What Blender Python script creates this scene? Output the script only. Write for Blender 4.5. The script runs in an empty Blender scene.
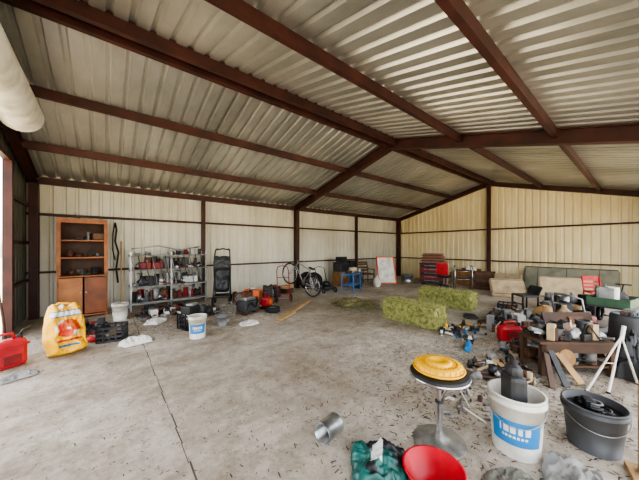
import bpy, bmesh, math, random
from mathutils import Vector, Matrix, Euler, noise
random.seed(7)
scn = bpy.context.scene
R = math.radians

def lin(h):
    h = h.lstrip('#'); c = [int(h[i:i+2], 16)/255 for i in (0, 2, 4)]
    return [x/12.92 if x <= .04045 else ((x+.055)/1.055)**2.4 for x in c]

_M = {}
def mat(name, col, rough=.6, metal=0., var=.18, scale=5., bump=0., bscale=40., dirt=None, emis=0):
    if name in _M: return _M[name]
    m = bpy.data.materials.new(name); m.use_nodes = True
    nt = m.node_tree; N = nt.nodes; L = nt.links
    p = N['Principled BSDF']; c = lin(col)
    p.inputs['Roughness'].default_value = rough; p.inputs['Metallic'].default_value = metal
    tc = N.new('ShaderNodeTexCoord'); nz = N.new('ShaderNodeTexNoise')
    nz.inputs['Scale'].default_value = scale; nz.inputs['Detail'].default_value = 6
    L.new(tc.outputs['Object'], nz.inputs['Vector'])
    cr = N.new('ShaderNodeValToRGB'); L.new(nz.outputs['Fac'], cr.inputs['Fac'])
    d = lin(dirt) if dirt else [x*(1-var*1.6) for x in c]
    cr.color_ramp.elements[0].position = .32; cr.color_ramp.elements[0].color = (*d, 1)
    cr.color_ramp.elements[1].position = .62; cr.color_ramp.elements[1].color = (*[min(1, x*(1+var*.6)) for x in c], 1)
    L.new(cr.outputs['Color'], p.inputs['Base Color'])
    if bump > 0:
        n2 = N.new('ShaderNodeTexNoise'); n2.inputs['Scale'].default_value = bscale; n2.inputs['Detail'].default_value = 5
        L.new(tc.outputs['Object'], n2.inputs['Vector'])
        b = N.new('ShaderNodeBump'); b.inputs['Strength'].default_value = bump; b.inputs['Distance'].default_value = .02
        L.new(n2.outputs['Fac'], b.inputs['Height']); L.new(b.outputs['Normal'], p.inputs['Normal'])
    _M[name] = m
    return m

# ---- palette
RUST = mat('beam_red_oxide', '#42211a', .55, .1, .3, 3)
BLK = mat('black_plastic', '#1d1d1f', .5, 0, .3)
DGR = mat('dark_grey', '#3a3b3c', .55, .1, .3)
RUB = mat('rubber', '#1a1a1a', .85, 0, .3, 8)
GRY = mat('grey_plastic', '#7d7d7b', .5, 0, .25)
STL = mat('steel', '#9a9a98', .35, .8, .25)
CHR = mat('chrome', '#c8c8c8', .22, .9, .1)
WHT = mat('white_plastic', '#dcdad2', .45, 0, .12, 4, dirt='#b5af9f')
PAP = mat('white_paper', '#dedcd6', .8, 0, .1)
RED = mat('red_plastic', '#b3202a', .4, 0, .2)
DRD = mat('dark_red', '#7d1c1e', .5, 0, .25)
YEL = mat('yellow_plastic', '#f2b60e', .4, 0, .1)
ORG = mat('orange', '#cf5c20', .5, 0, .25)
BLU = mat('blue', '#2c6da8', .45, 0, .2)
LBL = mat('label_blue', '#2480c0', .5, 0, .1)
TEAL = mat('teal_plastic', '#1b5f58', .35, 0, .4, 9)
GRN = mat('green_paint', '#3a5a42', .5, 0, .25)
WOOD = mat('wood_orange', '#94592f', .6, 0, .3, 4)
WDK = mat('wood_dark', '#4a3222', .65, 0, .3, 4)
WBR = mat('wood_brown', '#66462f', .65, 0, .3, 4)
PINE = mat('pine_lumber', '#b99566', .7, 0, .2, 4)
CARD = mat('cardboard', '#9a7448', .85, 0, .2, 4)
TAN = mat('tan_fabric', '#b59e7c', .9, 0, .2, 4, bump=.3)
SAGE = mat('sage_fabric', '#83826f', .9, 0, .2, 3, bump=.3)
RST = mat('rusty_metal', '#64412c', .75, .3, .4, 7)
CLO = mat('grey_cloth', '#8f8d88', .95, 0, .25, 5, bump=.4)
GAL = mat('galvanised_can', '#a5a8a8', .3, .85, .3, 8)

class B:
    def __init__(s, name, loc=(0, 0, 0), rz=0, rot=None):
        s.name, s.loc = name, loc; s.rot = rot if rot else (0, 0, R(rz)); s.bm = bmesh.new(); s.mats = []
    def mi(s, m):
        if m not in s.mats: s.mats.append(m)
        return s.mats.index(m)
    def add(s, V, F, m, M=None, smooth=False):
        if M is not None: V = [M @ Vector(v) for v in V]
        vs = [s.bm.verts.new(v) for v in V]
        k = s.mi(m) if isinstance(m, bpy.types.Material) else None
        for f in F:
            try: fc = s.bm.faces.new([vs[i] for i in f])
            except ValueError: continue
            fc.smooth = smooth
            fc.material_index = k if k is not None else s.mi(m(fc.calc_center_median()))
    def merge(s, t, m, M=None, smooth=False):
        t.verts.index_update()
        V = [v.co.copy() for v in t.verts]; F = [[v.index for v in f.verts] for f in t.faces]
        t.free(); s.add(V, F, m, M, smooth)
    def box(s, c, d, m, rot=(0, 0, 0), bev=0.):
        t = bmesh.new(); bmesh.ops.create_cube(t, size=1)
        bmesh.ops.scale(t, vec=d, verts=t.verts)
        if bev > 0: bmesh.ops.bevel(t, geom=t.edges[:], offset=min(bev, min(d)*.45), segments=2, affect='EDGES', profile=.5)
        s.merge(t, m, Matrix.Translation(c) @ Euler([R(a) for a in rot]).to_matrix().to_4x4())
        return s
    def lathe(s, prof, m, M=None, seg=28, smooth=True):
        V = []; F = []; n = len(prof)
        for i in range(seg):
            a = 2*math.pi*i/seg
            for (r, z) in prof: V.append((r*math.cos(a), r*math.sin(a), z))
        for i in range(seg):
            j = (i+1) % seg
            for k in range(n-1):
                F.append((i*n+k, j*n+k, j*n+k+1, i*n+k+1))
        s.add(V, F, m, M, smooth)
        return s
    def cyl(s, p0, p1, r0, m, r1=None, seg=16, cap=True):
        r1 = r0 if r1 is None else r1
        p0 = Vector(p0); p1 = Vector(p1); d = p1-p0; h = d.length
        M = Matrix.Translation(p0) @ d.to_track_quat('Z', 'Y').to_matrix().to_4x4()
        V = []; F = []
        for k, (r, z) in enumerate(((r0, 0), (r1, h))):
            for i in range(seg):
                a = 2*math.pi*i/seg; V.append((r*math.cos(a), r*math.sin(a), z))
        for i in range(seg): j = (i+1) % seg; F.append((i, j, seg+j, seg+i))
        s.add(V, F, m, M, True)
        if cap:
            s.add(V[:seg], [list(range(seg))[::-1]], m, M); s.add(V[seg:], [list(range(seg))], m, M)
        return s
    def tube(s, P, r, m, seg=8, closed=False):
        P = [Vector(p) for p in P]; n = len(P); V = []; F = []; up = Vector((0, 0, 1)); prev = None
        for i, p in enumerate(P):
            if closed: t = P[(i+1) % n]-P[i-1]
            else: t = P[min(i+1, n-1)]-P[max(i-1, 0)]
            t.normalize()
            if prev is None:
                a = up if abs(t.z) < .9 else Vector((1, 0, 0)); x = t.cross(a).normalized()
            else: x = (prev-t*prev.dot(t)).normalized()
            prev = x; y = t.cross(x)
            for k in range(seg):
                a = 2*math.pi*k/seg; V.append(p+x*r*math.cos(a)+y*r*math.sin(a))
        for i in range(n if closed else n-1):
            j = (i+1) % n
            for k in range(seg):
                l = (k+1) % seg; F.append((i*seg+k, i*seg+l, j*seg+l, j*seg+k))
        if not closed: F.append(list(range(seg))[::-1]); F.append(list(range((n-1)*seg, n*seg)))
        s.add(V, F, m, None, True); return s
    def ring(s, c, nrm, Rr, r, m, n=28, seg=8):
        q = Vector(nrm).to_track_quat('Z', 'Y'); c = Vector(c)
        s.tube([c+q @ Vector((Rr*math.cos(2*math.pi*i/n), Rr*math.sin(2*math.pi*i/n), 0)) for i in range(n)], r, m, seg, True); return s
    def blob(s, c, sc, m, seed=0, amp=.15, freq=2.5, sub=3, flat=True):
        t = bmesh.new(); bmesh.ops.create_icosphere(t, subdivisions=sub, radius=1)
        for v in t.verts:
            n = noise.noise(v.co*freq+Vector((seed*7.1, seed*3.3, 0)))
            v.co = v.co*(1+amp*n*2)
            v.co = Vector((v.co.x*sc[0], v.co.y*sc[1], v.co.z*sc[2]))
            if flat and v.co.z < -sc[2]*.6: v.co.z = -sc[2]*.6
        s.merge(t, m, Matrix.Translation(c), True); return s
    def sack(s, c, d, m, seed=0, n=20, rot=(0, 0, 0), amp=.03, pw=.35, taper=0.):
        V = []; F = []
        for side in (1, -1):
            for j in range(n+1):
                for i in range(n+1):
                    u = i/n*2-1; v = j/n*2-1
                    e = max(0, (1-u**4)*(1-v**4))**pw
                    w = noise.noise(Vector((u*2+seed, v*2, side)))*amp*e*2+noise.noise(Vector((u*6+seed, v*6, side)))*amp*e*.7
                    bulge = .5*d[1]*e*(1.15-.4*v)+w
                    ww = d[0]/2*(1-.1*abs(v)**4*(1 if v < 0 else 0))*(1-taper*max(0, v)**1.6)
                    V.append((u*ww+noise.noise(Vector((v*2, seed, 1)))*amp*.8, side*bulge, (v+1)/2*d[2]+noise.noise(Vector((u*2, seed, 4)))*amp*(2 if v > .8 else 0)+(.0 if v > -.9 else .5*amp*u*u)))
        q = (n+1)*(n+1)
        for o in (0, q):
            for j in range(n):
                for i in range(n):
                    a = o+j*(n+1)+i; f = (a, a+1, a+n+2, a+n+1); F.append(f if o else f[::-1])
        M = Matrix.Translation(c) @ Euler([R(a) for a in rot]).to_matrix().to_4x4()
        s.add(V, F, m, M, True); return s
    def sheet(s, c, d, m, seed=0, n=32, amp=.05, freq=2.2, rot=(0, 0, 0)):
        V = []; F = []
        for j in range(n+1):
            for i in range(n+1):
                u = i/n*2-1; v = j/n*2-1
                k = 1-.22*noise.noise(Vector((u*1.5, v*1.5, seed+9)))-.12*(u*u*v*v)
                e = max(0, (1-u**2)*(1-v**2))**.4
                rg = 1-2*abs(noise.noise(Vector((u*freq*1.2, v*freq*.7, seed+3))))
                rg2 = 1-2*abs(noise.noise(Vector((u*freq*2.6, v*freq*2.2, seed+5))))
                z = e*amp*(.75+noise.noise(Vector((u*freq*.5, v*freq*.5, seed)))+.5*rg+.3*rg2)+(.006+.006*rg2)*(1-e)
                V.append((u*d[0]/2*k, v*d[1]/2*k, max(.004, z)))
        for j in range(n):
            for i in range(n):
                a = j*(n+1)+i; F.append((a, a+1, a+n+2, a+n+1))
        s.add(V, F, m, Matrix.Translation(c) @ Euler([R(a) for a in rot]).to_matrix().to_4x4(), True); return s
    def done(s):
        me = bpy.data.meshes.new(s.name)
        s.bm.to_mesh(me); s.bm.free()
        for m in s.mats: me.materials.append(m)
        o = bpy.data.objects.new(s.name, me); o.location = s.loc; o.rotation_euler = s.rot
        scn.collection.objects.link(o); return o

# =================================================== BUILDING
XL, XR, YN, YF = -1.42, 13.1, -0.34, 9.0
HE, YR, SL = 3.21, 4.3, .262
HR = HE+(YF-YR)*SL
def roofz(y): return HR-abs(y-YR)*SL

def metal_panel(name, c1, c2, rough, metal, sc=(1, 1, 1)):
    m = bpy.data.materials.new(name); m.use_nodes = True; nt = m.node_tree; N = nt.nodes; L = nt.links
    p = N['Principled BSDF']; p.inputs['Roughness'].default_value = rough; p.inputs['Metallic'].default_value = metal
    tc = N.new('ShaderNodeTexCoord'); mp = N.new('ShaderNodeMapping'); mp.inputs['Scale'].default_value = sc
    L.new(tc.outputs['Object'], mp.inputs['Vector'])
    nz = N.new('ShaderNodeTexNoise'); nz.inputs['Scale'].default_value = 1.3; nz.inputs['Detail'].default_value = 8; nz.inputs['Roughness'].default_value = .65
    L.new(mp.outputs['Vector'], nz.inputs['Vector'])
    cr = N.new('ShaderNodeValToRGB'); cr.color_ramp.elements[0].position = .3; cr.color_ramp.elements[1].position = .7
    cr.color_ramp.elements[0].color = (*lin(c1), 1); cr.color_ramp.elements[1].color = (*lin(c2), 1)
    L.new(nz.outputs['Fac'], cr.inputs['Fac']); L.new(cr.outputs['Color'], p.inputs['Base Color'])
    return m
M_ROOF = metal_panel('galvanised_roof', '#93938f', '#d0cfc9', .33, .65, (.6, .25, .25))
M_WALL = metal_panel('cream_wall_panel', '#bfbaa6', '#dedacb', .5, .1, (1, 1, .35))
M_GABL = metal_panel('glow_tinted_wall_panel', '#dfcc98', '#f4e7bf', .5, .05, (1, 1, .35))  # warm glow of light on the far wall is put into this colour
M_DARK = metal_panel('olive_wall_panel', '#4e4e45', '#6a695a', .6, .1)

def profile(a, b, pitch=.23, h=.03):
    P = []; u = a
    while u < b:
        for du, o in ((0, 0), (.13, 0), (.155, h), (.195, h), (.22, 0)):
            if u+du < b: P.append((u+du, o))
        u += pitch
    P.append((b, 0)); return P

def panel(name, m, pts):
    me = bpy.data.meshes.new(name); V = []; F = []
    for (a, b) in pts: V += [a, b]
    for i in range(len(pts)-1): F.append((2*i, 2*i+2, 2*i+3, 2*i+1))
    me.from_pydata(V, [], F); me.materials.append(m)
    o = bpy.data.objects.new(name, me); scn.collection.objects.link(o); return o
T = .11
RP = profile(XL-.1, XR+.1, .23, .045)
panel('ceiling', M_ROOF, [((x, YR, HR+T+o), (x, YF+.12, HE+T+o-.03)) for x, o in RP])
panel('ceiling_near_slope', M_ROOF, [((x, YR, HR+T+o), (x, YN-.1, roofz(YN)+T+o-.03)) for x, o in RP])
panel('wall_left', M_WALL, [((x, YF+o, 0), (x, YF+o, HE+T+.03)) for x, o in profile(XL, XR)])
panel('wall_far', M_GABL, [((XR+o, y, 0), (XR+o, y, roofz(y)+T)) for y, o in profile(YN, YF)])
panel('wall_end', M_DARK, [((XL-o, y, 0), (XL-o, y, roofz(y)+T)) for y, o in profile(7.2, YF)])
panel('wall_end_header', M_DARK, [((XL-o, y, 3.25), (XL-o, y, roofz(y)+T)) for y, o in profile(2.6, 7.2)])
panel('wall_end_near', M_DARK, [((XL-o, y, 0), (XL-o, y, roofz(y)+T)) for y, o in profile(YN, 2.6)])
panel('wall_right', M_WALL, [((x, YN-o, 0), (x, YN-o, roofz(YN)+T)) for x, o in profile(11.8, XR)])
t2 = B('eave_light_block'); t2.box(((XL+XR)/2, YF+.06, HE+.12), (XR-XL+.2, .03, .22), RUST); t2.done()  # added strip behind the eave, stops light leaking in under the roof ribs

def floor_mat():
    m = bpy.data.materials.new('dusty_concrete'); m.use_nodes = True; nt = m.node_tree; N = nt.nodes; L = nt.links
    p = N['Principled BSDF']; p.inputs['Roughness'].default_value = .85
    tc = N.new('ShaderNodeTexCoord')
    def nz(sc, det=8, ro=.6, dist=0, st=None):
        n = N.new('ShaderNodeTexNoise'); n.inputs['Scale'].default_value = sc; n.inputs['Detail'].default_value = det
        n.inputs['Roughness'].default_value = ro; n.inputs['Distortion'].default_value = dist
        if st:
            mp = N.new('ShaderNodeMapping'); mp.inputs['Scale'].default_value = st; mp.inputs['Rotation'].default_value = (0, 0, R(25))
            L.new(tc.outputs['Object'], mp.inputs['Vector']); L.new(mp.outputs['Vector'], n.inputs['Vector'])
        else: L.new(tc.outputs['Object'], n.inputs['Vector'])
        return n.outputs['Fac']
    def ramp(f, a, b, ca, cb):
        r = N.new('ShaderNodeValToRGB'); L.new(f, r.inputs['Fac'])
        r.color_ramp.elements[0].position = a; r.color_ramp.elements[1].position = b
        r.color_ramp.elements[0].color = ca; r.color_ramp.elements[1].color = cb; return r.outputs['Color']
    def mix(f, a, b, t='MIX'):
        x = N.new('ShaderNodeMix'); x.data_type = 'RGBA'; x.blend_type = t
        x.inputs[0].default_value = f
        L.new(a, x.inputs[6]); L.new(b, x.inputs[7]); return x.outputs[2]
    base = ramp(nz(.55, 6), .36, .66, (*lin('#a49785'), 1), (*lin('#d2c8ba'), 1))
    fine = ramp(nz(6, 12, .8), .34, .6, (.5, .47, .43, 1), (1, 1, 1, 1))
    c = mix(.8, base, fine, 'MULTIPLY')
    stain = ramp(nz(1.7, 10, .78, .8), .5, .66, (1, 1, 1, 1), (.5, .44, .36, 1))
    c = mix(.65, c, stain, 'MULTIPLY')
    trk = ramp(nz(1.5, 8, .7, .3, (.35, 2.2, 1)), .5, .68, (1, 1, 1, 1), (.62, .57, .5, 1))
    c = mix(.55, c, trk, 'MULTIPLY')
    speck = ramp(nz(30, 5, .85), .33, .42, (.3, .25, .19, 1), (1, 1, 1, 1))
    c = mix(.85, c, speck, 'MULTIPLY')
    L.new(c, p.inputs['Base Color'])
    b = N.new('ShaderNodeBump'); b.inputs['Strength'].default_value = .5; b.inputs['Distance'].default_value = .025
    L.new(nz(14, 10, .7), b.inputs['Height']); L.new(b.outputs['Normal'], p.inputs['Normal'])
    return m
f = B('floor'); f.box(((XL+XR)/2, (YN+YF)/2, -.05), (XR-XL+.2, YF-YN+.2, .1), floor_mat()); f.done()
CRK = mat('joint_dark', '#554e43', .95)
c = B('trim_1')
for i in range(36):
    y = -.3+i*.25
    c.box((.5+.006*math.sin(i*1.7), y+.125, .0008), (.009+.004*math.sin(i*2.3), .26, .0016), CRK, rot=(0, 0, 1.4*math.cos(i*1.7)))
c.done()
g = B('ground'); g.box((5, 3, -.16), (120, 120, .1), mat('dry_ground', '#c9bb9e', .95, 0, .15, .3)); g.done()

# --- steel frame
fr = B('steel_frame')
def beam(x0, y0, z0, x1, y1, z1, w, dpt, b=fr, m=RUST):
    a = Vector((x0, y0, z0)); e = Vector((x1, y1, z1)); d = (e-a); t = d.normalized()
    side = Vector((0, 0, 1)).cross(t).normalized() if abs(t.z) < .99 else Vector((1, 0, 0)); up = t.cross(side)
    fl = dpt*.09
    for (sw, sh, off) in ((w*.22, dpt, 0), (w, fl, dpt/2), (w, fl, -dpt/2)):
        V = []
        for e0 in (a, e):
            for sx, sz in ((-1, -1), (1, -1), (1, 1), (-1, 1)): V.append(e0+side*sx*sw/2+up*(sz*sh/2+off))
        b.add(V, [(3, 2, 1, 0), (4, 5, 6, 7), (0, 1, 5, 4), (1, 2, 6, 5), (2, 3, 7, 6), (3, 0, 4, 7)], m)
def solid(p, q, w, dpt, b=fr, m=RUST):
    a = Vector(p); e = Vector(q); t = (e-a).normalized()
    side = Vector((0, 0, 1)).cross(t).normalized() if abs(t.z) < .99 else Vector((1, 0, 0)); up = t.cross(side)
    V = []
    for e0 in (a, e):
        for sx, sz in ((-1, -1), (1, -1), (1, 1), (-1, 1)): V.append(e0+side*sx*w/2+up*sz*dpt/2)
    b.add(V, [(3, 2, 1, 0), (4, 5, 6, 7), (0, 1, 5, 4), (1, 2, 6, 5), (2, 3, 7, 6), (3, 0, 4, 7)], m)
for X in (XL+.14, 6.0, XR-.1):
    dp = .23 if X == 6.0 else .17
    yn = YN+.08
    beam(X, YR, HR-.03, X, YF-.1, HE-.03, .15, dp)
    beam(X, YR, HR-.03, X, yn, roofz(yn)-.03, .15, dp)
    fr.box((X, YF-.13, HE/2), (.15, .2, HE), RUST); fr.box((X, YN+.12, HE/2), (.15, .16, HE), RUST)
for X in (2.44, 9.56): fr.box((X, YF-.08, HE/2), (.1, .11, HE), RUST)
fr.box((XR-.09, YR, HR/2), (.13, .14, HR-.1), RUST)
for y in (5.9, 7.5, 2.52, .97):
    solid((XL, y, roofz(y)+.02), (XR, y, roofz(y)+.02), .07, .15)
for y in (YR+.12, YR-.12): solid((XL, y, HR+.0), (XR, y, HR+.0), .08, .19)
solid((XL, YR, HR+.08), (XR, YR, HR+.08), .3, .02)
solid((XL, YF-.06, HE), (XR, YF-.06, HE), .1, .16); solid((XL, YN+.05, roofz(YN)), (XR, YN+.05, roofz(YN)), .1, .16)
for z, h in ((2.42, .06), (1.05, .05)):
    solid((XL, YF-.05, z), (XR, YF-.05, z), .07, h); solid((XR-.04, YN, z), (XR-.04, YF, z), .07, h)
for z in (.9, 1.75, 2.6): solid((XL+.05, 7.2, z), (XL+.05, YF, z), .06, .06)
fr.box((XL+.06, 7.2, 1.62), (.12, .1, 3.25), RUST); fr.box((XL+.06, 2.6, 1.62), (.12, .1, 3.25), RUST)
solid((XL+.06, 2.6, 3.25), (XL+.06, 7.2, 3.25), .1, .1)
fr.done()

rd = B('roll_up_door')
M = Matrix.Translation((-1.0, 2.4, 3.66)) @ Euler((R(-90), 0, 0)).to_matrix().to_4x4()
rd.lathe([(0, 0), (.23, 0), (.25, .02)]+[(.25+.003*(i % 2), .02+i*.04) for i in range(1, 90)]+[(.23, 3.64), (0, 3.64)], WHT, M, 32)
rd.box((-1.22, 2.46, 3.64), (.36, .06, .3), DGR); rd.box((-1.22, 5.98, 3.64), (.36, .06, .3), DGR)
rd.done()

# =================================================== HELPERS
def bucket(b, c, r0, r1, h, m, handle=True, label=None, lab_ang=0, hm=STL):
    M = Matrix.Translation(c)
    prof = [(0, .012), (r0-.004, .012), (r0, 0), (r0, 0), (r1*.985, h*.86), (r1+.012, h*.86), (r1+.012, h*.9), (r1, h*.9), (r1, h*.97), (r1+.01, h*.97), (r1+.01, h), (r1-.008, h), (r0-.008, .02), (0, .02)]
    b.lathe(prof, m, M, 36)
    if handle:
        P = []
        for i in range(17):
            t = math.pi*i/16
            P.append(M @ (Matrix.Rotation(lab_ang, 4, 'Z') @ Vector((abs(math.sin(t))*(r1*1.08), math.cos(t)*r1*1.05, h*.87-math.sin(t)*h*.3))))
        b.tube(P, .004, hm, 6)
    if label:
        n = 40; zs = [.24, .3, .36, .4, .44, .5, .56, .6, .64]; V = []; F = []; q = len(zs)
        for i in range(n+1):
            a = lab_ang-1.0+2.0*i/n
            for z in zs:
                rr = r0+(r1*.985-r0)*z/.86+.003; V.append((rr*math.cos(a), rr*math.sin(a), h*z))
        for i in range(n):
            for k in range(q-1): F.append((i*q+k, (i+1)*q+k, (i+1)*q+k+1, i*q+k+1))
        def lc(p):
            z = (p.z-c[2])/h; a = (math.atan2(p.y-c[1], p.x-c[0])-lab_ang+math.pi) % (2*math.pi)-math.pi
            if abs(a) < .62 and .44 < z < .56 and (int((a+3)*11) % 3): return PAP
            if abs(a) < .5 and .36 < z < .4 and (int((a+3)*20) % 3): return PAP
            return label
        b.add(V, F, lc, M, True)

CM = [GRY, DGR, BLK, RST, STL, RED, WHT, ORG, BLU, DRD, CARD, WDK, GAL]
def clutter(b, x0, x1, y0, y1, z, n, rnd, smin=.05, smax=.16, mats=CM, hmax=.25):
    for i in range(n):
        m = rnd.choice(mats); w = rnd.uniform(smin, smax); h = rnd.uniform(smin, min(hmax, smax*1.5))
        x = rnd.uniform(x0+w/2, x1-w/2); y = rnd.uniform(y0+w/2, y1-w/2); k = rnd.random()
        if k < .2: b.box((x, y, z+h/2), (w, w*.7, h), m, (0, 0, rnd.uniform(0, 90)), .008)
        elif k < .36: b.box((x, y, z+.02+w*.15), (w*1.9, w*.4, .03), m, (rnd.uniform(-9, 9), rnd.uniform(-14, 14), rnd.uniform(0, 180)), .004)
        elif k < .46:
            b.lathe([(0, 0), (w*.4, 0), (w*.4, h), (w*.36, h), (w*.36, h*.94), (0, h*.94)], m, Matrix.Translation((x, y, z)), 16)
        elif k < .56:
            b.lathe([(0, 0), (w*.35, 0), (w*.37, h*.7), (w*.15, h*.85), (w*.14, h), (0, h)], m, Matrix.Translation((x, y, z)), 14)
        elif k < .74:
            a = rnd.uniform(0, 6.28); r = .01+w*.08; l = w*1.9; up = rnd.uniform(0, .35)*l
            b.cyl((x-l*math.cos(a)/2, y-l*math.sin(a)/2, z+r), (x+l*math.cos(a)/2, y+l*math.sin(a)/2, z+r+up), r, m, seg=12)
        elif k < .83:
            for q in range(3): b.ring((x, y, z+.012+q*.018), (0, 0, 1), w*.45, .009, m, 18, 6)
        elif k < .94:
            a = rnd.uniform(0, 6.28)
            b.tube([(x+w*(t*1.4-.7)*math.cos(a)+.03*math.sin(t*7), y+w*(t*1.4-.7)*math.sin(a)+.04*math.cos(t*6), z+.015+h*.8*math.sin(t*3.14)) for t in [q/10 for q in range(11)]], .009, m, 6)
        else: b.blob((x, y, z+h*.3), (w*.6, w*.6, h*.5), m, i, .2)

def wheel(b, c, nrm, r, tr=.02, spokes=20, rimm=CHR):
    b.ring(c, nrm, r-tr, tr, RUB, 36, 8); b.ring(c, nrm, r-tr*2.5, tr*.6, rimm, 36, 6)
    q = Vector(nrm).normalized().to_track_quat('Z', 'Y'); c = Vector(c)
    b.cyl(c-q @ Vector((0, 0, .04)), c+q @ Vector((0, 0, .04)), .022, STL, seg=10)
    for i in range(spokes):
        a = 2*math.pi*i/spokes
        b.cyl(c+q @ Vector((0, 0, .02*(-1)**i)), c+q @ Vector(((r-tr*2.2)*math.cos(a), (r-tr*2.2)*math.sin(a), 0)), .003, WHT, seg=4, cap=False)

def tire(b, c, r, w, nrm=(0, 0, 1), hub=None):
    q = Vector(nrm).to_track_quat('Z', 'Y').to_matrix().to_4x4(); M = Matrix.Translation(c) @ q
    b.lathe([(r*.58, -w*.38), (r*.7, -w/2), (r*.92, -w*.48), (r, -w*.32), (r*1.01, 0), (r, w*.32), (r*.92, w*.48), (r*.7, w/2), (r*.58, w*.38), (r*.62, 0), (r*.58, -w*.38)], RUB, M, 36)
    if hub:
        b.lathe([(0, w*.05), (r*.2, w*.05), (r*.25, w*.2), (r*.5, w*.1), (r*.58, w*.34), (r*.6, w*.3), (r*.5, 0), (0, 0)], hub, M, 28)

# =================================================== LEFT SIDE
b = B('gas_can', (-1.05, 5.5, 0), 35)
b.box((0, 0, .19), (.36, .24, .38), RED, bev=.06)
b.box((0, 0, .3), (.375, .255, .03), RED, bev=.01)
b.box((0, 0, .12), (.2, .25, .14), DRD, bev=.02)
b.tube([(-.1, 0, .36), (-.09, 0, .46), (.05, 0, .46), (.08, 0, .36)], .02, RED)
b.cyl((.13, 0, .36), (.13, 0, .42), .035, BLK); b.tube([(.13, 0, .41), (.16, 0, .47), (.25, 0, .5)], .015, BLK)
b.done()
b = B('garden_hoe', (-1.2, 6.05, 0), 0)
b.tube([(0.05, 0, .03), (-.0, .03, .6), (-.1, .1, 1.35)], .016, WDK); b.box((.1, 0, .035), (.16, .02, .06), DGR); b.done()
b = B('rag', (-.85, 5.0, 0), 20); b.sheet((0, 0, 0), (.36, .26, 0), CLO, 3, amp=.04); b.done()

BRD = mat('bag_red', '#c63a1c', .5, 0, .1)
def bagcol(p):
    x, z = p.x, p.z
    n = noise.noise(Vector((x*11, z*11, 2)))
    if z > .7: return YEL if n > -.15 else PAP
    if .57 < z < .67 and abs(x) < .18: return BLU if abs(z-.62) > .03 else PAP
    if (x/.15)**2+((z-.4)/.13)**2 < 1: return BRD if n > .05 else (ORG if n > -.2 else PAP)
    if .2 < z < .24 and -.15 < x < .15: return BRD
    if .13 < z < .155 and -.12 < x < .1: return BLU
    return YEL
b = B('feed_bag', (-.47, 5.62, 0), rot=(R(-10), 0, R(20))); b.sack((0, 0, .0), (.47, .3, .76), bagcol, 2, 48, amp=.045, taper=.28)
b.tube([(-.13, 0, .74), (-.05, .01, .79), (.05, -.01, .77), (.13, 0, .75)], .016, YEL); b.done()

b = B('wooden_cabinet', (-.4, 8.46, 0), 0)
W, D, H = .88, .5, 2.3
for s in (-1, 1): b.box((s*(W/2-.015), 0, H/2), (.03, D, H), WOOD)
b.box((0, D/2-.01, H/2), (W, .02, H), WDK)
for z in (.06, .97, 1.4, 1.8, H-.02): b.box((0, 0, z), (W-.04, D-.02, .03), WOOD)
b.box((0, -D/2-.005, H-.05), (W, .03, .1), WOOD)
for s in (-1, 1): b.box((s*(W/2-.03), -D/2-.005, H/2+.5), (.07, .025, H-1), WOOD)
b.box((-.21, -D/2-.012, .52), (.4, .025, .84), mat('wood_door_light', '#a4693c', .55, 0, .25, 3), bev=.008); b.box((.22, -D/2-.012, .52), (.4, .025, .84), mat('wood_door', '#7a4526', .55, 0, .3, 3), bev=.008)
b.cyl((-.04, -D/2-.03, .6), (-.04, -D/2-.05, .6), .015, STL); b.cyl((.05, -D/2-.03, .6), (.05, -D/2-.05, .6), .015, STL)
rn = random.Random(4)
for z in (.985, 1.415, 1.815): clutter(b, -.3, .3, -.15, .15, z, 9, rn, .05, .14, [BLK, DGR, RST, WDK, GRY, GRN], .2)
b.box((.27, -.1, 1.9), (.24, .22, .15), WBR, (0, 0, 12), .01)
b.done()

b = B('hanging_strap', (.2, 8.86, 0))
b.tube([(0, 0, 2.3), (.03, -.02, 2.1), (.0, -.03, 1.8), (.07, -.03, 1.5), (.02, -.04, 1.1), (.06, -.05, .7)], .02, BLK)
b.tube([(0, 0, 2.3), (-.05, -.02, 2.0), (-.06, -.02, 1.6), (0, -.03, 1.3)], .013, BLK); b.done()
b = B('push_broom', (.3, 8.5, 0)); b.tube([(0, 0, .08), (.02, .15, .9), (.03, .38, 1.8)], .016, PINE)
b.box((0, 0, .05), (.26, .06, .1), WDK); b.done()
b = B('white_pail', (.26, 7.5, 0)); bucket(b, (0, 0, 0), .13, .155, .38, WHT, lab_ang=R(-110)); clutter(b, -.1, .1, -.1, .1, .3, 4, rn, .04, .08); b.done()

b = B('metal_shelf', (1.4, 8.42, 0))
for x in (-.9, 0, .9):
    for y in (-.25, .25): b.box((x, y, .76), (.035, .035, 1.52), STL)
for z in (.2, .62, 1.05, 1.42): b.box((0, 0, z), (1.86, .56, .03), GRY)
rn = random.Random(11)
SM = [GRY, STL, DGR, RST, BLK, BLK, DGR, DRD, GAL, DGR, STL, WHT]
for z in (.215, .635, 1.065): clutter(b, -.88, .88, -.26, .25, z, 56, rn, .07, .24, SM, .34)
clutter(b, -.85, .85, -.2, .2, 1.435, 12, rn, .06, .2, [GRY, DGR, DRD, STL, BLK], .2)
for x in (-.6, -.32): b.box((x, -.15, 1.16), (.26, .2, .18), DRD, (0, 0, 5), .02)
b.box((.5, -.1, .74), (.4, .28, .2), STL, (0, 0, -6), .02)
for i in range(12): b.tube([(-.9+.15*i, -.29, 1.42), (-.85+.15*i, -.31, 1.1-.05*(i % 3)), (-.78+.15*i, -.3, .6+.1*(i % 3)), (-.7+.14*i, -.3, .8)], .01, BLK if i % 3 else GRY)
b.tube([(-.9, -.28, 1.6), (-.3, -.3, 1.68), (.2, -.28, 1.56), (.7, -.3, 1.66)], .02, STL)
b.done()

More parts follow.
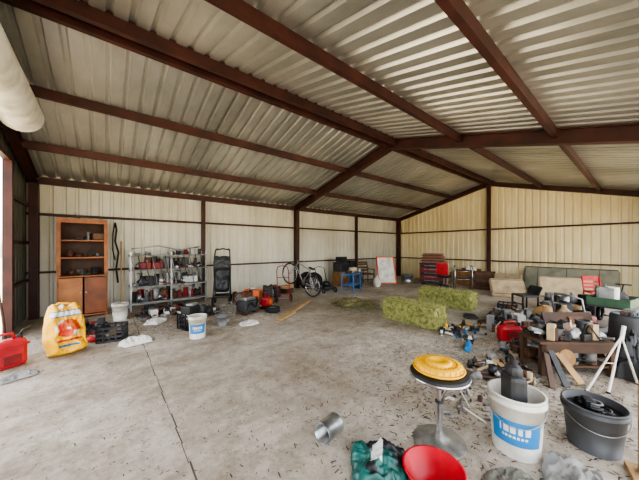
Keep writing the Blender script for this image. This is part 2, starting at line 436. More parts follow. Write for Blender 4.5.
b = B('folded_stroller', (2.62, 7.7, 0), -25)
for s in (-.22, .22):
    b.tube([(s, .25, .12), (s, .05, .7), (s, -.02, 1.2), (s*.9, .1, 1.55), (s*.7, .2, 1.6)], .018, BLK)
    b.tube([(s, -.25, .12), (s, 0, .65), (s, .15, 1.1)], .016, DGR)
    for y in (.25, -.25): tire(b, (s, y, .12), .12, .05, (1, 0, 0), GRY)
b.tube([(-.2, .12, 1.56), (0, .16, 1.6), (.2, .12, 1.56)], .02, BLK)
b.sack((0, -.02, .35), (.42, .2, .75), BLK, 4, 16, (-8, 0, 0)); b.sack((0, -.06, 1.0), (.46, .24, .4), DGR, 8, 16, (-12, 0, 0))
b.box((0, -.18, .28), (.4, .25, .06), BLK, (10, 0, 0), .02)
b.done()

b = B('plastic_bucket', (1.31, 5.17, 0)); bucket(b, (0, 0, 0), .13, .15, .4, WHT, label=LBL, lab_ang=R(-104)); b.done()
def crate(b, c, s, h, m, rows=4):
    x, y, z = c
    for i in range(rows):
        zz = z+.02+i*(h-.04)/(rows-1)
        for dx, dy, sx, sy in ((0, -s/2, s, .015), (0, s/2, s, .015), (-s/2, 0, .015, s), (s/2, 0, .015, s)): b.box((x+dx, y+dy, zz), (sx, sy, .03), m)
    for i in range(5):
        t = -s/2+s*i/4
        for dx, dy in ((t, -s/2), (t, s/2), (-s/2, t), (s/2, t)): b.box((x+dx, y+dy, z+h/2), (.022, .022, h), m)
    b.box((x, y, z+.01), (s, s, .015), m)
b = B('milk_crate', (1.35, 5.85, 0), 20)
crate(b, (0, 0, 0), .34, .3, BLK); b.box((0, 0, .38), (.3, .22, .16), BLK, (0, 0, 15), .02); b.box((.03, 0, .48), (.2, .15, .05), GRY, (0, 0, 30), .01); b.done()
b = B('milk_crate', (.1, 6.0, 0), -15); crate(b, (0, 0, 0), .36, .26, DGR); clutter(b, -.15, .15, -.15, .15, .03, 9, rn, .06, .14); b.done()
b = B('crumpled_bag', (.4, 5.5, 0), 10); b.sheet((0, 0, 0), (.46, .3, 0), PAP, 5, amp=.08); b.done()
b = B('crumpled_bag', (.85, 6.75, 0), 60); b.sheet((0, 0, 0), (.45, .35, 0), PAP, 15, amp=.07); b.done()
DM = [BLK, DGR, RST, DRD, GRY, WDK, WHT, BLK, DGR, BLK, STL]
b = B('scrap_parts', (-.3, 6.8, 0)); clutter(b, -.5, .4, -.35, .45, 0, 60, rn, .06, .22, DM); b.done()
b = B('scrap_parts', (.95, 7.5, 0)); clutter(b, -.4, .7, -.4, .4, 0, 70, rn, .07, .26, DM); b.done()
b = B('scrap_parts', (1.9, 6.85, 0)); clutter(b, -.55, .4, -.35, .45, 0, 60, rn, .07, .26, [BLK, DGR, RST, STL, GRY, WHT, BLU, DGR, BLK]); b.done()
b = B('red_bottle', (-.38, 6.2, 0)); b.lathe([(0, 0), (.05, 0), (.05, .12), (.02, .17), (.018, .2), (0, .2)], RED, Matrix.Translation((.12, -.1, .05)) @ Euler((R(90), 0, R(50))).to_matrix().to_4x4(), 16)
b.lathe([(0, 0), (.06, 0), (.06, .14), (.02, .19), (0, .2)], DRD, None, 16); b.done()
b = B('grey_pail', (1.9, 5.6, 0)); bucket(b, (0, 0, 0), .09, .11, .22, GRY, lab_ang=R(-120)); b.done()
b = B('crumpled_paper', (2.38, 5.35, 0)); b.sheet((0, 0, 0), (.42, .32, 0), PAP, 25, amp=.05); b.done()

# pile
b = B('small_tire', (3.3, 5.95, 0)); tire(b, (0, 0, .07), .18, .13, hub=GRY); b.done()
b = B('engine_block', (2.75, 6.25, 0), 20)
b.box((0, 0, .19), (.46, .32, .28), DGR, bev=.04); b.box((0, 0, .37), (.36, .24, .1), STL, bev=.03)
for i in range(4): b.cyl((-.14+.095*i, 0, .4), (-.14+.095*i, 0, .5), .035, RST)
b.cyl((.23, 0, .2), (.3, 0, .2), .13, RST); b.cyl((.3, 0, .2), (.34, 0, .2), .06, STL); b.tube([(-.26, .1, .25), (-.34, .1, .42), (-.2, .15, .5), (.1, .1, .52)], .025, RST)
b.tube([(-.2, -.17, .1), (-.05, -.2, .3), (.1, -.18, .15), (.2, -.18, .34)], .018, BLK)
for s in (-.18, .18): b.box((s, 0, .03), (.06, .32, .06), RST)
b.done()
b = B('leaf_blower', (3.35, 6.4, 0), 40); b.box((0, 0, .19), (.22, .26, .26), RED, bev=.07); b.cyl((.1, 0, .12), (.5, 0, .06), .05, BLK, .04); b.tube([(-.08, 0, .3), (-.06, 0, .4), (.08, 0, .4), (.1, 0, .3)], .02, BLK)
b.lathe([(0, 0), (.1, 0), (.1, .04), (0, .05)], ORG, Matrix.Translation((-.02, -.12, .2)) @ Euler((R(90), 0, 0)).to_matrix().to_4x4(), 20); b.box((0, 0, .03), (.24, .26, .06), BLK); b.done()
b = B('wire_basket', (2.2, 6.1, 0))
for z in (.1, .2, .34): b.ring((0, 0, z), (0, 0, 1), .16+.04*z, .005, STL)
for i in range(12): a = i*math.pi/6; b.cyl((.15*math.cos(a), .15*math.sin(a), 0), (.175*math.cos(a), .175*math.sin(a), .34), .004, STL, seg=6)
b.ring((0, 0, .01), (0, 0, 1), .15, .006, STL); b.done()
b = B('scrap_parts', (3.3, 7.3, 0)); clutter(b, -.45, .5, -.4, .5, 0, 90, rn, .08, .3, [BLK, DGR, RST, DRD, ORG, BLK, GRY, WDK, STL, BLK, WHT], .42); b.done()
b = B('hand_truck', (4.12, 6.75, 0), rot=(R(-14), 0, R(-20)))
for s in (-.18, .18): b.tube([(s, 0, .03), (s, 0, .95), (s*.8, .03, 1.08), (0, .05, 1.12)], .014, DRD); tire(b, (s*1.25, .08, .13), .13, .05, (1, 0, 0), GRY)
for z in (.25, .5, .75): b.cyl((-.18, 0, z), (.18, 0, z), .011, DRD)
b.cyl((-.24, .08, .13), (.24, .08, .13), .01, STL); b.box((0, -.1, .035), (.38, .2, .012), DRD); b.done()
b = B('lumber_board', (3.92, 5.8, 0), math.degrees(math.atan2(1.32, 1.91))); b.box((0, 0, .02), (2.2, .09, .04), PINE); b.done()
b = B('lumber_board', (3.3, 5.3, 0), 30); b.box((0, 0, .02), (.9, .07, .03), PINE); b.done()

def bicycle(loc, rot):
    b = B('bicycle', loc, rot=rot); wb = 1.08; r = .35; n = (0, 1, 0)
    wheel(b, (0, 0, 0), n, r); wheel(b, (wb, 0, 0), n, r+.03)
    bb = (.42, 0, -.05); st = (.28, 0, .45); hd = (.86, 0, .5); hl = (.9, 0, .36)
    for p, q, t in ((bb, st, .015), (bb, hl, .017), (st, hd, .015), (hd, hl, .018)): b.cyl(p, q, t, STL)
    for s in (-.05, .05):
        b.cyl((0, s, 0), (.42, s*.5, -.05), .009, STL); b.cyl((0, s, 0), (.28, s*.3, .42), .008, STL); b.tube([(.9, s*.6, .36), (.96, s, .25), (wb, s, 0)], .01, STL)
    b.cyl((.28, 0, .45), (.25, 0, .52), .012, CHR); b.box((.24, 0, .54), (.22, .12, .05), BLK, (0, 4, 0), .02)
    b.cyl((.86, 0, .5), (.84, 0, .56), .012, CHR); b.tube([(.74, -.2, .57), (.8, -.14, .59), (.86, 0, .56), (.8, .14, .59), (.74, .2, .57)], .011, CHR)
    b.lathe([(.06, -.004), (.1, -.004), (.1, .004), (.06, .004)], STL, Matrix.Translation((.42, -.05, -.05)) @ Euler((R(90), 0, 0)).to_matrix().to_4x4(), 24)
    b.cyl((.42, -.07, -.05), (.5, -.07, -.18), .009, STL); b.cyl((.42, .07, -.05), (.34, .07, .08), .009, STL)
    b.cyl((0, -.04, 0), (0, -.055, 0), .05, STL); b.done()
bicycle((5.3, 6.9, .35), (0, R(-20), R(104)))
b = B('wooden_block', (5.02, 8.05, 0), 20); b.box((0, 0, .09), (.4, .34, .18), WDK, bev=.01); b.box((0, 0, .24), (.36, .3, .11), PINE, (0, 0, 8), .01); b.done()
b = B('car_tire', (6.15, 8.35, 0)); tire(b, (0, 0, .34), .34, .22, (.4, 1, .15), STL); tire(b, (.1, -.3, .34), .33, .2, (.4, 1, .1), None); b.done()
b = B('scrap_parts', (4.3, 7.9, 0)); clutter(b, -.35, .3, -.35, .4, 0, 36, rn, .08, .32, [BLK, DGR, RST, GRY, BLK], .4); b.done()
b = B('push_mower', (6.3, 7.4, 0), 80)
b.box((0, 0, .17), (.55, .45, .12), BLK, bev=.04); b.lathe([(0, 0), (.13, 0), (.14, .08), (.1, .16), (0, .17)], BLK, Matrix.Translation((0, 0, .23)), 24)
for x in (-.26, .26):
    for y in (-.24, .24): tire(b, (x, y, .1), .1, .05, (0, 1, 0), GRY)
b.tube([(.2, -.2, .2), (.5, -.2, .85), (.55, 0, .9), (.5, .2, .85), (.2, .2, .2)], .014, BLK); b.done()

b = B('blue_workbench', (6.95, 6.75, 0), 20)
for x in (-.28, .28):
    for y in (-.22, .22): b.cyl((x*1.15, y*1.15, 0), (x, y, .66), .02, BLU, seg=8)
b.box((0, 0, .68), (.7, .5, .04), BLU, bev=.01); b.box((0, 0, .3), (.6, .42, .03), BLU)
b.box((.08, .05, .75), (.24, .16, .1), YEL, (0, 0, 10), .02); b.box((-.2, 0, .75), (.18, .2, .1), BLK, bev=.02)
b.done()
b = B('storage_boxes', (7.9, 8.25, 0), 5)
b.box((0, 0, .3), (.6, .5, .6), CARD, bev=.01); b.box((.0, .02, .8), (.55, .45, .4), DGR, bev=.02); b.box((0, -.22, .8), (.44, .03, .3), BLK, bev=.01)
b.box((.62, 0, .25), (.5, .5, .5), BLU, (0, 0, 8), .02); b.box((.62, 0, .62), (.45, .4, .25), WHT, (0, 0, -8), .03); b.box((.6, 0, .9), (.35, .3, .3), BLK, (0, 0, 5), .03)
b.box((-.0, 0, 1.12), (.4, .35, .22), BLK, (0, 0, 12), .02); b.done()
b = B('air_compressor', (8.0, 7.4, 0), 30)
b.cyl((-.35, 0, .3), (.35, 0, .3), .17, DGR, seg=24); b.box((0, 0, .55), (.35, .25, .2), BLK, bev=.03); b.cyl((.1, -.05, .62), (.1, -.05, .76), .08, STL)
for x in (-.25, .25): b.box((x, 0, .08), (.05, .26, .16), BLK)
b.tube([(-.35, 0, .4), (-.55, 0, .7), (-.55, .15, .72)], .015, RED); tire(b, (-.2, -.17, .12), .12, .05, (0, 1, 0), GRY); b.done()

def chair(name, loc, rz, m, w=.5, sh=.45, bh=.95, seatm=None, arm=False):
    b = B(name, loc, rz); s = w/2-.02
    for x in (-s, s):
        b.box((x, -s, sh/2), (.035, .035, sh), m); b.tube([(x, s, 0), (x, s, sh), (x, s+.1, bh)], .019, m)
        if arm: b.box((x, 0, sh+.2), (.06, w, .03), m, bev=.01); b.box((x, -s, sh+.1), (.03, .03, .2), m)
    b.box((0, 0, sh), (w, w, .05), seatm or m, bev=.02)
    for z in (.25, .5, .78, .95): b.box((0, s+.02+.1*z*.9, sh+(bh-sh)*z), (w-.04, .02, .07), seatm or m, bev=.005)
    b.box((0, -s, sh*.45), (w-.04, .02, .03), m); b.done()
chair('wooden_armchair', (9.35, 8.15, 0), -20, WDK, .6, .42, .95, WBR, True)
b = B('propane_tank', (8.75, 7.0, 0)); b.lathe([(0, 0), (.1, 0), (.1, .03), (.15, .08), (.155, .3), (.12, .37), (.04, .4), (.04, .46), (0, .46)], WHT, None, 24); b.ring((0, 0, .45), (0, 0, 1), .08, .012, WHT); b.done()
b = B('leaning_screen_panel', (9.8, 7.25, 0), rot=(R(-16), 0, R(-30)))
b.box((0, 0, .62), (.8, .03, 1.2), WHT)
for s in (-.4, .4): b.box((s, -.01, .62), (.05, .05, 1.24), ORG)
b.box((0, -.01, 1.23), (.84, .05, .05), ORG); b.box((0, -.01, .03), (.84, .05, .05), ORG); b.done()
b = B('wash_tub', (10.8, 6.9, 0)); bucket(b, (0, 0, 0), .22, .28, .4, GAL, handle=False); b.done()

b = B('tool_chest', (11.15, 5.85, 0), -75)
b.box((0, 0, .5), (1.0, .5, .82), DRD, bev=.02); b.box((0, 0, .93), (1.02, .52, .05), BLK)
for i in range(5): b.box((0, -.26, .17+.16*i), (.92, .02, .13), DRD if i % 2 else BLK, bev=.005); b.box((0, -.28, .2+.16*i), (.6, .015, .015), STL)
for x in (-.42, .42):
    for y in (-.18, .18): tire(b, (x, y, .05), .05, .03, (0, 1, 0), GRY)
BS = mat('brown_slat', '#93695a', .7)
for i in range(7): b.box((.02*(-1)**i, 0, .99+.06*i), (.9-.02*i, .48, .05), WBR if i % 2 else BS, (0, 0, 2*(-1)**i), .004)
b.done()
b = B('office_chair', (10.6, 5.1, 0), 100)
for i in range(5):
    a = i*2*math.pi/5; b.tube([(0, 0, .12), (.26*math.cos(a), .26*math.sin(a), .07)], .018, BLK); b.blob((.26*math.cos(a), .26*math.sin(a), .03), (.03, .03, .03), BLK, 0, 0, flat=False, sub=2)
b.cyl((0, 0, .1), (0, 0, .42), .025, CHR); b.box((0, 0, .47), (.48, .48, .09), BLK, bev=.04); b.box((0, .24, .78), (.44, .08, .48), RED, (-8, 0, 0), .04)
for s in (-.26, .26): b.tube([(s*.8, 0, .44), (s, 0, .6), (s, .1, .66), (s, -.12, .66)], .016, BLK)
b.done()
b = B('walker_frame', (10.4, 4.3, 0), -60)
for s in (-.28, .28):
    b.tube([(s, -.25, .02), (s, -.2, .85), (s, -.12, .93), (s, .1, .93), (s, .2, .85), (s, .28, .02)], .014, CHR); b.tube([(s, -.22, .45), (s, .24, .45)], .011, CHR)
for z in (.4, .72): b.tube([(-.28, .24, z), (.28, .24, z)], .011, CHR)
b.box((0, 0, .5), (.5, .3, .04), BLK, bev=.01)
for s in (-.28, .28): b.box((s, 0, .94), (.04, .14, .04), BLK, bev=.01)
b.done()
b = B('wooden_crate', (11.6, 4.0, 0), -80)
b.box((0, 0, .34), (.68, .55, .68), WDK, bev=.01)
for x in (-.3, .3): b.box((x, -.285, .34), (.08, .02, .68), RST)
for z in (.06, .34, .62): b.box((0, -.28, z), (.66, .02, .1), WBR)
b.done()
b = B('cardboard_box', (12.4, 4.9, 0), -85)
b.box((0, 0, .3), (.8, .6, .6), CARD, bev=.005); b.box((0, -.36, .62), (.8, .28, .01), CARD, (-25, 0, 0)); b.box((0, .36, .62), (.8, .28, .01), CARD, (25, 0, 0)); b.box((.1, 0, .7), (.4, .3, .2), WHT, (0, 0, 20), .03); b.done()
b = B('white_side_table', (12.2, 6.0, 0), 0)
b.box((0, 0, .7), (.6, .9, .04), WHT, bev=.005)
for x in (-.26, .26):
    for y in (-.4, .4): b.box((x, y, .34), (.04, .04, .68), WHT)
b.box((0, 0, .82), (.3, .35, .2), GRY, bev=.02); b.done()

b = B('sofa_cushion', (10.25, 2.8, 0), rot=(R(-42), 0, R(-62))); b.box((0, .0, .36), (1.0, .17, .72), TAN, bev=.07); b.tube([(-.45, -.09, .08), (-.45, -.09, .64), (.45, -.09, .64), (.45, -.09, .08)], .009, WBR, closed=True); b.done()
b = B('sofa_cushion', (11.1, 3.1, 0), rot=(R(-28), 0, R(-80))); b.box((0, 0, .38), (.85, .15, .74), mat('beige_fabric', '#8d7b60', .9, 0, .2), bev=.06); b.done()
b = B('foam_mattress', (12.62, 1.75, 0), rot=(R(-14), 0, R(-90))); b.box((0, 0, .47), (2.5, .22, .92), SAGE, bev=.1)
for x in (-.8, 0, .8): b.box((x, -.112, .47), (.015, .01, .8), DGR)
b.tube([(-1.2, -.1, .9), (1.2, -.1, .9)], .012, DGR); b.done()
b = B('upholstered_headboard', (11.3, 1.6, 0), rot=(R(-20), 0, R(-78))); b.box((0, 0, .36), (1.3, .08, .68), TAN, bev=.03); b.box((0, -.045, .36), (1.2, .02, .58), mat('pale_fabric', '#c4b08d', .9, 0, .15), bev=.01); b.done()
chair('red_folding_chair', (10.6, .85, 0), -60, RED, .42, .4, .8, RED)
chair('black_chair', (8.6, 2.0, 0), -130, BLK, .42, .38, .6, DGR)

# ================================================ HAY
HAY1 = mat('hay_green', '#9a9b5c', .95, 0, .3, 14, bump=.8, bscale=60, dirt='#686c3a')
HAY2 = mat('hay_light', '#c6be88', .9, 0, .2, 8); HAY3 = mat('hay_olive', '#777b49', .95, 0, .2, 8)
TW = mat('twine', '#d8c25a', .7)
def bale(loc, rz, L=1.25, Wd=.47, H=.42, seed=0):
    b = B('hay_bale', loc, rz); rnd = random.Random(seed); t = bmesh.new(); bmesh.ops.create_cube(t, size=1)
    bmesh.ops.scale(t, vec=(Wd, L, H), verts=t.verts); bmesh.ops.subdivide_edges(t, edges=t.edges[:], cuts=22, use_grid_fill=True)
    for v in t.verts:
        n = noise.noise(v.co*9+Vector((seed, 0, 0)))*.022+noise.noise(v.co*28)*.014
        p = v.co.copy(); q = Vector((p.x/Wd*2, p.y/L*2, p.z/H*2)); k = max(0, (abs(q.x) > .9)+(abs(q.y) > .93)+(abs(q.z) > .9)-1)
        v.co = p*(1-.02*k)+p.normalized()*n
        if abs(abs(p.x)-Wd/2*.45) < .03 and abs(q.z) > .98: v.co.z -= .012*(1 if p.z > 0 else -1)
        v.co.z = max(v.co.z, -H/2)
    b.merge(t, HAY1, Matrix.Translation((0, 0, H/2)))
    for i in range(4600):
        ax = rnd.choice('xxxyzz'); s = rnd.choice((-1, 1)); u = rnd.uniform(-.5, .5); w = rnd.uniform(-.5, .5)
        if ax == 'x': p = Vector((s*Wd/2, u*L, w*H)); nn = Vector((s, 0, 0))
        elif ax == 'y': p = Vector((u*Wd, s*L/2, w*H)); nn = Vector((0, s, 0))
        else: p = Vector((u*Wd, w*L, H/2)); nn = Vector((0, 0, 1))
        d = (Vector([rnd.gauss(0, 1) for _ in range(3)])+nn*.35).normalized(); l = rnd.uniform(.03, .09); sd = d.cross(Vector([rnd.gauss(0, 1) for _ in range(3)])).normalized()*.0024
        p = p+Vector((0, 0, H/2))+nn*.008
        q = p+d*l
        if q.z < .003: q.z = .003
        b.add([p-sd, p+sd, q+sd*.5, q-sd*.5], [(0, 1, 2, 3)], (HAY1, HAY2, HAY3, HAY3)[rnd.randrange(4)])
    for x in (-Wd*.23, Wd*.23):
        b.tube([(x, -L/2-.012, .02), (x, -L/2-.012, H-.02), (x, -L/2+.03, H+.008), (x, 0, H+.004), (x, L/2-.03, H+.008), (x, L/2+.012, H-.02), (x, L/2+.012, .02)], .004, TW, 6)
    b.done()
bale((5.25, 3.22, 0), -2, 1.3, .46, .43, 1)
bale((7.42, 3.5, 0), 2, 1.4, .5, .45, 2)

def straw(name, N, sampler, mats, seed, lmin=.02, lmax=.08, zmax=.006, wd=.0022, hz=None, pre=None):
    b = B(name); rnd = random.Random(seed)
    if pre: pre(b)
    for i in range(N):
        x, y = sampler(rnd)
        if not (XL+.1 < x < XR-.1 and -.25 < y < YF-.1): continue
        z0 = (hz(x, y, rnd) if hz else 0)+rnd.uniform(.0015, zmax); a = rnd.uniform(0, 6.28); l = rnd.uniform(lmin, lmax); dz = rnd.uniform(-.3, .3)*l if hz else 0
        dx, dy = math.cos(a)*l/2, math.sin(a)*l/2; sx, sy = -math.sin(a)*wd, math.cos(a)*wd
        b.add([(x-dx-sx, y-dy-sy, z0), (x-dx+sx, y-dy+sy, z0), (x+dx+sx, y+dy+sy, max(.002, z0+dz)), (x+dx-sx, y+dy-sy, max(.002, z0+dz))], [(0, 1, 2, 3)], rnd.choice(mats))
    return b.done()
HAYD = mat('hay_brownish', '#847c55', .95, 0, .3, 14, bump=.8, bscale=60, dirt='#575232')
def mound(b): b.blob((5.5, 5.35, .05), (.36, .3, .12), HAYD, 3, .3, 3.5, 4)
STK = mat('dark_litter', '#544936', .95); LTR = mat('grey_litter', '#7d7362', .95)
straw('loose_hay', 5600, lambda r: (r.gauss(5.6, .4), r.gauss(5.2, .42)), [HAY1, HAY2, HAY3, HAYD, HAYD, LTR], 3, .04, .12, .02, .003,
      lambda x, y, r: .04+r.random()*.14*max(0, math.exp(-((x-5.5)**2+(y-5.35)**2)/.14)) if ((x-5.5)/.38)**2+((y-5.35)/.32)**2 < 1 else 0, mound)
straw('straw_litter', 8000, lambda r: (r.gauss(6.3, 1.8), r.gauss(3.7, 1.2)), [HAY2, HAY1, HAY3, STK, HAYD], 5, .02, .07)
straw('floor_debris', 8000, lambda r: (r.uniform(-1, 9), r.uniform(.1, 8.8)), [STK, LTR, LTR, STK, STK], 8, .008, .032, .004, .0035)
straw('floor_debris', 4800, lambda r: (r.gauss(4.4, 1.4), abs(r.gauss(1.3, .8))), [STK, LTR, HAY3, STK, RST, BLK], 9, .012, .055, .006, .0045)
straw('floor_debris', 2800, lambda r: (r.gauss(1.6, 1.5), r.gauss(6.6, .6)), [STK, LTR, BLK, STK, RST], 12, .015, .07, .006, .006)

# ================================================ FOREGROUND
b = B('round_stool', (2.2, 1.1, 0))
b.lathe([(0, 0), (.205, 0), (.21, .006), (.2, .014), (.1, .03), (.045, .05), (.032, .08), (0, .08)], mat('worn_chrome', '#a19f99', .35, .6, .3, 9), None, 40)
b.cyl((0, 0, .05), (0, 0, .34), .028, CHR, seg=20); b.cyl((0, 0, .3), (0, 0, .56), .018, CHR, seg=20)
b.lathe([(.028, .33), (.034, .335), (.034, .35), (.018, .355)], BLK, None, 20)
b.lathe([(0, .55), (.16, .55), (.22, .562), (.235, .575), (.235, .592), (.22, .602), (0, .604)], BLK, None, 44)
b.lathe([(.231, .556), (.241, .56), (.241, .576), (.231, .58)], CHR, None, 44)
b.done()
b = B('poultry_feeder', (2.205, 1.11, .604), 10)
b.lathe([(0, .004), (.18, .004), (.2, .01), (.208, .024), (.2, .03), (.19, .018), (.16, .016)], YEL, None, 48)
YDK = mat('yellow_inner', '#c48c10', .5)
b.lathe([(.188, .024), (.184, .05), (.172, .062), (.145, .066)], YEL, None, 48)
b.lathe([(.145, .066), (.138, .04), (.11, .038)], YDK, None, 48)
b.lathe([(.11, .038), (.105, .076), (.09, .084), (.05, .086), (.045, .07), (0, .07)], YEL, None, 48)
for i in range(24):
    a = i*math.pi/12; b.box((.186*math.cos(a), .186*math.sin(a), .036), (.014, .011, .038), YEL, (0, 0, math.degrees(a)), .003)
    b.box((.124*math.cos(a), .124*math.sin(a), .054), (.03, .007, .024), YEL, (0, 0, math.degrees(a)))
b.lathe([(.18, .022), (.178, .048)], YDK, None, 48)
b.done()

b = B('paint_bucket', (2.62, .67, 0)); bucket(b, (0, 0, 0), .16, .19, .47, WHT, label=LBL, lab_ang=R(-166))
b.done()
b = B('spray_jug', (2.64, .69, .022), 40)
b.box((0, 0, .3), (.19, .14, .56), DGR, bev=.04); b.box((0, 0, .6), (.15, .11, .12), DGR, bev=.05); b.cyl((.0, 0, .63), (.0, 0, .7), .03, BLK); b.tube([(.08, 0, .56), (.12, 0, .66), (.05, 0, .71), (-.02, 0, .7)], .013, BLK)
b.box((-.0, -.072, .45), (.12, .01, .14), GRY); b.done()
TUB = mat('charcoal_tub', '#4c4d50', .5, 0, .15)
b = B('black_tub', (3.15, .27, 0)); bucket(b, (0, 0, 0), .16, .195, .36, TUB, lab_ang=R(-160)); b.lathe([(.19, .3), (.0, .3)], BLK, None, 30)
clutter(b, -.12, .12, -.12, .12, .3, 5, rn, .05, .1, [BLK, DGR, BLK, GRY], .08); b.done()
b = B('red_basin', (1.72, .9, 0))
b.lathe([(0, .006), (.12, .006), (.13, 0), (.14, .01), (.19, .15), (.2, .155), (.2, .165), (.185, .165), (.133, .015), (0, .012)], mat('red_basin_plastic', '#c8142c', .3, 0, .1), None, 44); b.done()
def tealcol(p):
    if abs(p.y-.02) < .04 and abs(p.x) < .09: return PAP
    return TEAL if noise.noise(p*6) > -.05 else BLK
b = B('teal_sack', (1.58, 1.24, 0), 35); b.sheet((0, 0, 0), (.38, .44, 0), tealcol, 61, 44, .11, 1.8); b.done()
b = B('metal_can', (1.5, 1.72, .088), rot=(R(-89), 0, R(100)))
b.lathe([(0, -.1), (.083, -.1), (.086, -.097), (.084, -.09), (.084, .09), (.087, .095), (.084, .1), (.08, .098), (.08, -.09), (0, -.09)], GAL, None, 40); b.done()
b = B('wire_stand', (2.95, 1.3, 0), 20)
for s in (-.14, .14): b.tube([(s, -.15, .008), (s, 0, .28), (s, .15, .008)], .007, WHT)
b.tube([(-.14, 0, .28), (.14, 0, .28)], .007, WHT); b.tube([(-.14, -.1, .1), (.14, -.1, .1)], .006, STL); b.tube([(-.14, .1, .1), (.14, .1, .1)], .006, STL); b.done()
b = B('pipe_pieces', (2.75, 1.2, 0))
for i, (x, y, a, l) in enumerate(((.1, .0, 20, .3), (.05, -.15, 70, .25), (.3, -.3, 130, .3), (.5, .25, 10, .35), (.6, -.2, 100, .3))):
    d = Vector((math.cos(R(a)), math.sin(R(a)), 0))*l/2; b.cyl(Vector((x, y, .01))-d, Vector((x, y, .01))+d, .009, WHT if i % 2 else STL, seg=10)
b.done()
b = B('scattered_hardware', (3.05, 1.2, 0)); clutter(b, -.5, .45, -.45, .4, 0, 34, rn, .02, .07, [GRY, WHT, STL, BLK, RST, WDK], .05); b.done()
b = B('fabric_bundle', (2.5, .3, 0), 15); b.sheet((0, 0, 0), (.5, .34, 0), CLO, 33, 40, .1); b.done()
b = B('fabric_bundle', (2.12, .5, 0), 60); b.sheet((0, 0, 0), (.4, .3, 0), mat('olive_cloth', '#7d7c71', .95), 43, 36, .09); b.done()
b = B('wooden_post', (2.98, -.02, 0), 15); b.box((0, 0, .34), (.09, .09, .68), PINE, bev=.004); b.box((0, 0, .02), (.2, .2, .04), PINE); b.done()

# ================================================ RIGHT SIDE PILE
b = B('red_jerry_can', (5.5, 1.5, 0), -40)
b.box((0, 0, .14), (.36, .2, .27), RED, bev=.05); b.tube([(-.1, 0, .26), (-.08, 0, .34), (.08, 0, .34), (.12, 0, .26)], .018, RED); b.cyl((.14, 0, .26), (.16, 0, .33), .03, BLK); b.box((0, -.1, .14), (.2, .01, .12), DRD); b.done()
b = B('blue_hand_pump', (4.55, 1.8, 0), 20); b.cyl((-.15, 0, .05), (.15, 0, .05), .045, LBL); b.cyl((.15, 0, .05), (.32, 0, .05), .012, STL); b.cyl((.32, -.08, .05), (.32, .08, .05), .015, BLK); b.done()
b = B('scrap_parts', (5.5, 2.15, 0)); clutter(b, -.7, .6, -.35, .4, 0, 50, rn, .03, .11, [WHT, GRY, BLU, BLK, YEL, PAP, STL, BLK, RST, DGR]); b.done()
PM = [BLK, DGR, RST, GRY, BLK, WHT, WDK, WBR, STL, DGR, BLK, TAN, GRY, PINE]
b = B('scrap_parts', (6.6, 1.75, 0)); clutter(b, -.7, .7, -.45, .5, 0, 100, rn, .06, .26, PM+[DRD], .34); b.done()
b = B('scrap_parts', (7.6, 1.2, 0)); clutter(b, -.5, .6, -.3, .4, 0, 60, rn, .08, .32, PM, .42); b.done()
b = B('scrap_parts', (3.95, 1.15, 0)); clutter(b, -.4, .5, -.35, .4, 0, 70, rn, .04, .15, PM, .14); b.done()
b = B('scrap_parts', (4.9, 1.25, 0)); clutter(b, -.3, .4, -.2, .22, 0, 34, rn, .05, .18, PM, .22); b.done()
b = B('scrap_parts', (9.3, 1.2, 0)); clutter(b, -.6, .7, -.6, .6, 0, 50, rn, .1, .36, PM, .45); b.done()
b = B('low_workbench', (4.8, .68, 0), -42)
b.box((0, 0, .42), (.95, .42, .035), WDK, bev=.004)
for x in (-.42, .42):
    for y in (-.17, .17): b.box((x, y, .2), (.06, .06, .4), WDK)
b.box((0, -.19, .35), (.9, .02, .1), WDK); b.box((0, 0, .12), (.88, .36, .025), WDK)
clutter(b, -.44, .44, -.2, .18, .135, 40, rn, .06, .18, [BLK, DGR, RST, WDK, GRY, BLK, WBR, STL], .22)
clutter(b, -.44, .44, -.18, .18, .44, 50, rn, .06, .22, [BLK, DGR, RST, WDK, BLK, DRD, STL, GRY, DGR, TAN, BLK], .26)
b.lathe([(0, .015), (.02, .015), (.03, .004), (.1, .004), (.11, 0), (.0, 0)], CARD, Matrix.Translation((-.16, -.22, .24)) @ Euler((R(80), 0, 0)).to_matrix().to_4x4(), 28)
b.lathe([(0, .015), (.02, .015), (.03, .004), (.09, .004), (.1, 0), (.0, 0)], WBR, Matrix.Translation((-.05, -.1, .56)) @ Euler((R(75), 0, R(10))).to_matrix().to_4x4(), 28)
b.done()
b = B('leaning_plank', (4.18, .75, 0), -45)
for i in range(3):
    b.box((.02+.13*i, .0+.04*i, .15+.02*i), (.07, .02, .44), (WDK, DGR, PINE)[i], (-42, 24-20*i, 0))
b.done()
b = B('plywood_sheet', (5.5, .62, 0), rot=(R(-20), 0, R(-40))); b.box((0, 0, .33), (.75, .02, .66), WDK); b.box((.1, -.03, .31), (.22, .02, .56), WBR); b.done()
b = B('lawn_mower', (6.5, .7, 0), 160)
b.box((0, 0, .2), (.65, .5, .14), BLK, bev=.05); b.box((0, 0, .36), (.32, .3, .2), DRD, bev=.05); b.lathe([(0, 0), (.12, 0), (.11, .06), (0, .08)], BLK, Matrix.Translation((0, 0, .46)), 20)
for x in (-.3, .3):
    for y in (-.27, .27): tire(b, (x, y, .12), .12, .06, (0, 1, 0), GRY)
b.tube([(.28, -.22, .24), (.45, -.22, .8), (.47, 0, .85), (.45, .22, .8), (.28, .22, .24)], .015, STL); b.done()
b = B('garden_cart', (8.35, .42, 0), 80)
b.box((0, 0, .42), (.6, .8, .04), DGR)
for s in (-1, 1): b.box((s*.3, 0, .52), (.03, .8, .16), GRN); b.box((0, s*.4, .52), (.6, .03, .16), GRN)
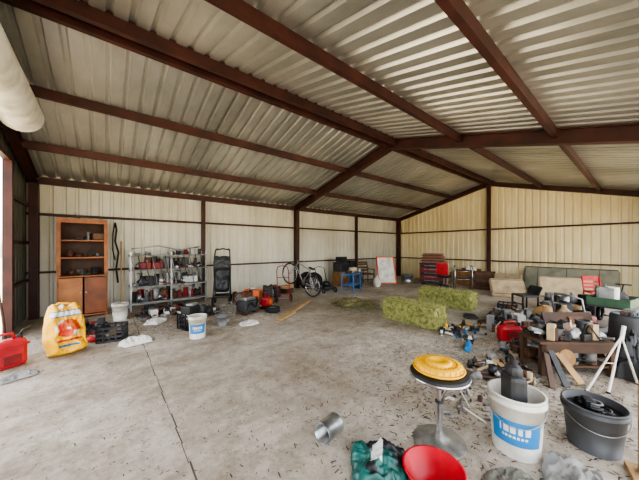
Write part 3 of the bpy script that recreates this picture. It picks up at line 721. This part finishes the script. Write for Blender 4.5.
for x in (-.28, .28):
    for y in (-.28, .28): tire(b, (x, y, .16), .16, .07, (1, 0, 0), GRY); b.box((x*.8, y, .3), (.04, .04, .24), BLK)
b.tube([(0, -.4, .45), (0, -.65, .8), (-.12, -.66, .81), (.12, -.66, .81)], .014, BLK); rn2 = random.Random(3)
clutter(b, -.25, .25, -.35, .35, .44, 34, rn2, .08, .28, [BLK, WHT, DRD, GRN, DGR, GRY, WHT, GRN], .4); b.done()
b = B('white_pail', (7.35, .12, 0)); bucket(b, (0, 0, 0), .15, .17, .45, WHT, lab_ang=R(-170)); b.lathe([(0, .47), (.18, .47), (.185, .45), (.18, .44)], BLU, None, 30); b.done()
b = B('folding_tripod_stand', (0, 0, 0))
ap = Vector((4.80, .18, .58))
for ft in ((4.25, .42, .012), (4.40, .26, .012), (4.95, .06, .012)):
    v = Vector(ft); b.cyl(v, ap, .01, WHT, seg=10); b.cyl(v, v+(ap-v)*.45, .013, WHT, seg=10); b.blob(v, (.02, .02, .012), BLK, 1, 0, sub=2)
b.cyl(ap-Vector((.0, 0, .05)), ap+Vector((.05, -.02, .12)), .02, WHT, seg=12)
b.cyl(Vector((4.25, .42, .012)).lerp(ap, .5), Vector((4.40, .26, .012)).lerp(ap, .5), .006, WHT, seg=8); b.done()
b = B('black_tarp', (5.25, .08, 0), 10); b.sheet((0, 0, 0), (.55, .42, 0), BLK, 50, 36, .34, 1.8); b.done()
b = B('black_barrel', (5.8, .12, 0)); b.lathe([(0, 0), (.2, 0), (.22, .05), (.23, .3), (.235, .32), (.23, .34), (.22, .66), (.2, .7), (.19, .68), (0, .68)], DGR, None, 30); clutter(b, -.12, .12, -.12, .12, .68, 5, rn2, .08, .16); b.done()
b = B('milk_crate', (7.55, 2.1, 0), 12); crate(b, (0, 0, 0), .36, .3, BLK); clutter(b, -.15, .15, -.15, .15, .03, 9, rn2, .08, .2); b.done()
b = B('blue_jug', (5.75, 1.15, 0)); b.lathe([(0, 0), (.09, 0), (.1, .02), (.1, .2), (.04, .27), (.035, .3), (0, .3)], BLU, None, 20); b.ring((.1, 0, .2), (0, 1, 0), .04, .012, BLU, 14); b.done()
b = B('garden_hose', (6.6, 2.55, 0))
for i in range(4): b.ring((.01*i, .012*i, .014+.02*i), (.03*i, 0, 1), .15-.01*i, .01, DGR, 28)
b.done()

# ================================================ LIGHT
w = bpy.data.worlds.new('sky'); scn.world = w; w.use_nodes = True; nt = w.node_tree
bg = nt.nodes['Background']; sk = nt.nodes.new('ShaderNodeTexSky'); sk.sky_type = 'NISHITA'; sk.sun_disc = False
sk.sun_elevation = R(50); sk.sun_rotation = R(20); sk.air_density = 1; sk.dust_density = 3
hs = nt.nodes.new('ShaderNodeHueSaturation'); hs.inputs['Saturation'].default_value = .2
nt.links.new(sk.outputs['Color'], hs.inputs['Color']); nt.links.new(hs.outputs['Color'], bg.inputs['Color'])
bg.inputs['Strength'].default_value = 1.2
sl = bpy.data.lights.new('sun', 'SUN'); sl.energy = 12; sl.angle = R(.6); sl.color = (1, .93, .81)
so = bpy.data.objects.new('sun', sl); so.rotation_euler = (R(-38), 0, R(-12)); so.location = (0, 0, 20); scn.collection.objects.link(so)
scn.view_settings.exposure = .4
try: scn.view_settings.look = 'AgX - Medium High Contrast'
except Exception: pass

# ================================================ CAMERA
cd = bpy.data.cameras.new('camera'); co = bpy.data.objects.new('camera', cd); scn.collection.objects.link(co)
co.location = (0, 0, 1.65); co.rotation_euler = (R(90), 0, R(-39.03)); cd.sensor_width = 36; cd.lens = 264/639*36; cd.shift_y = 7/639
cd.clip_start = .02; scn.camera = co
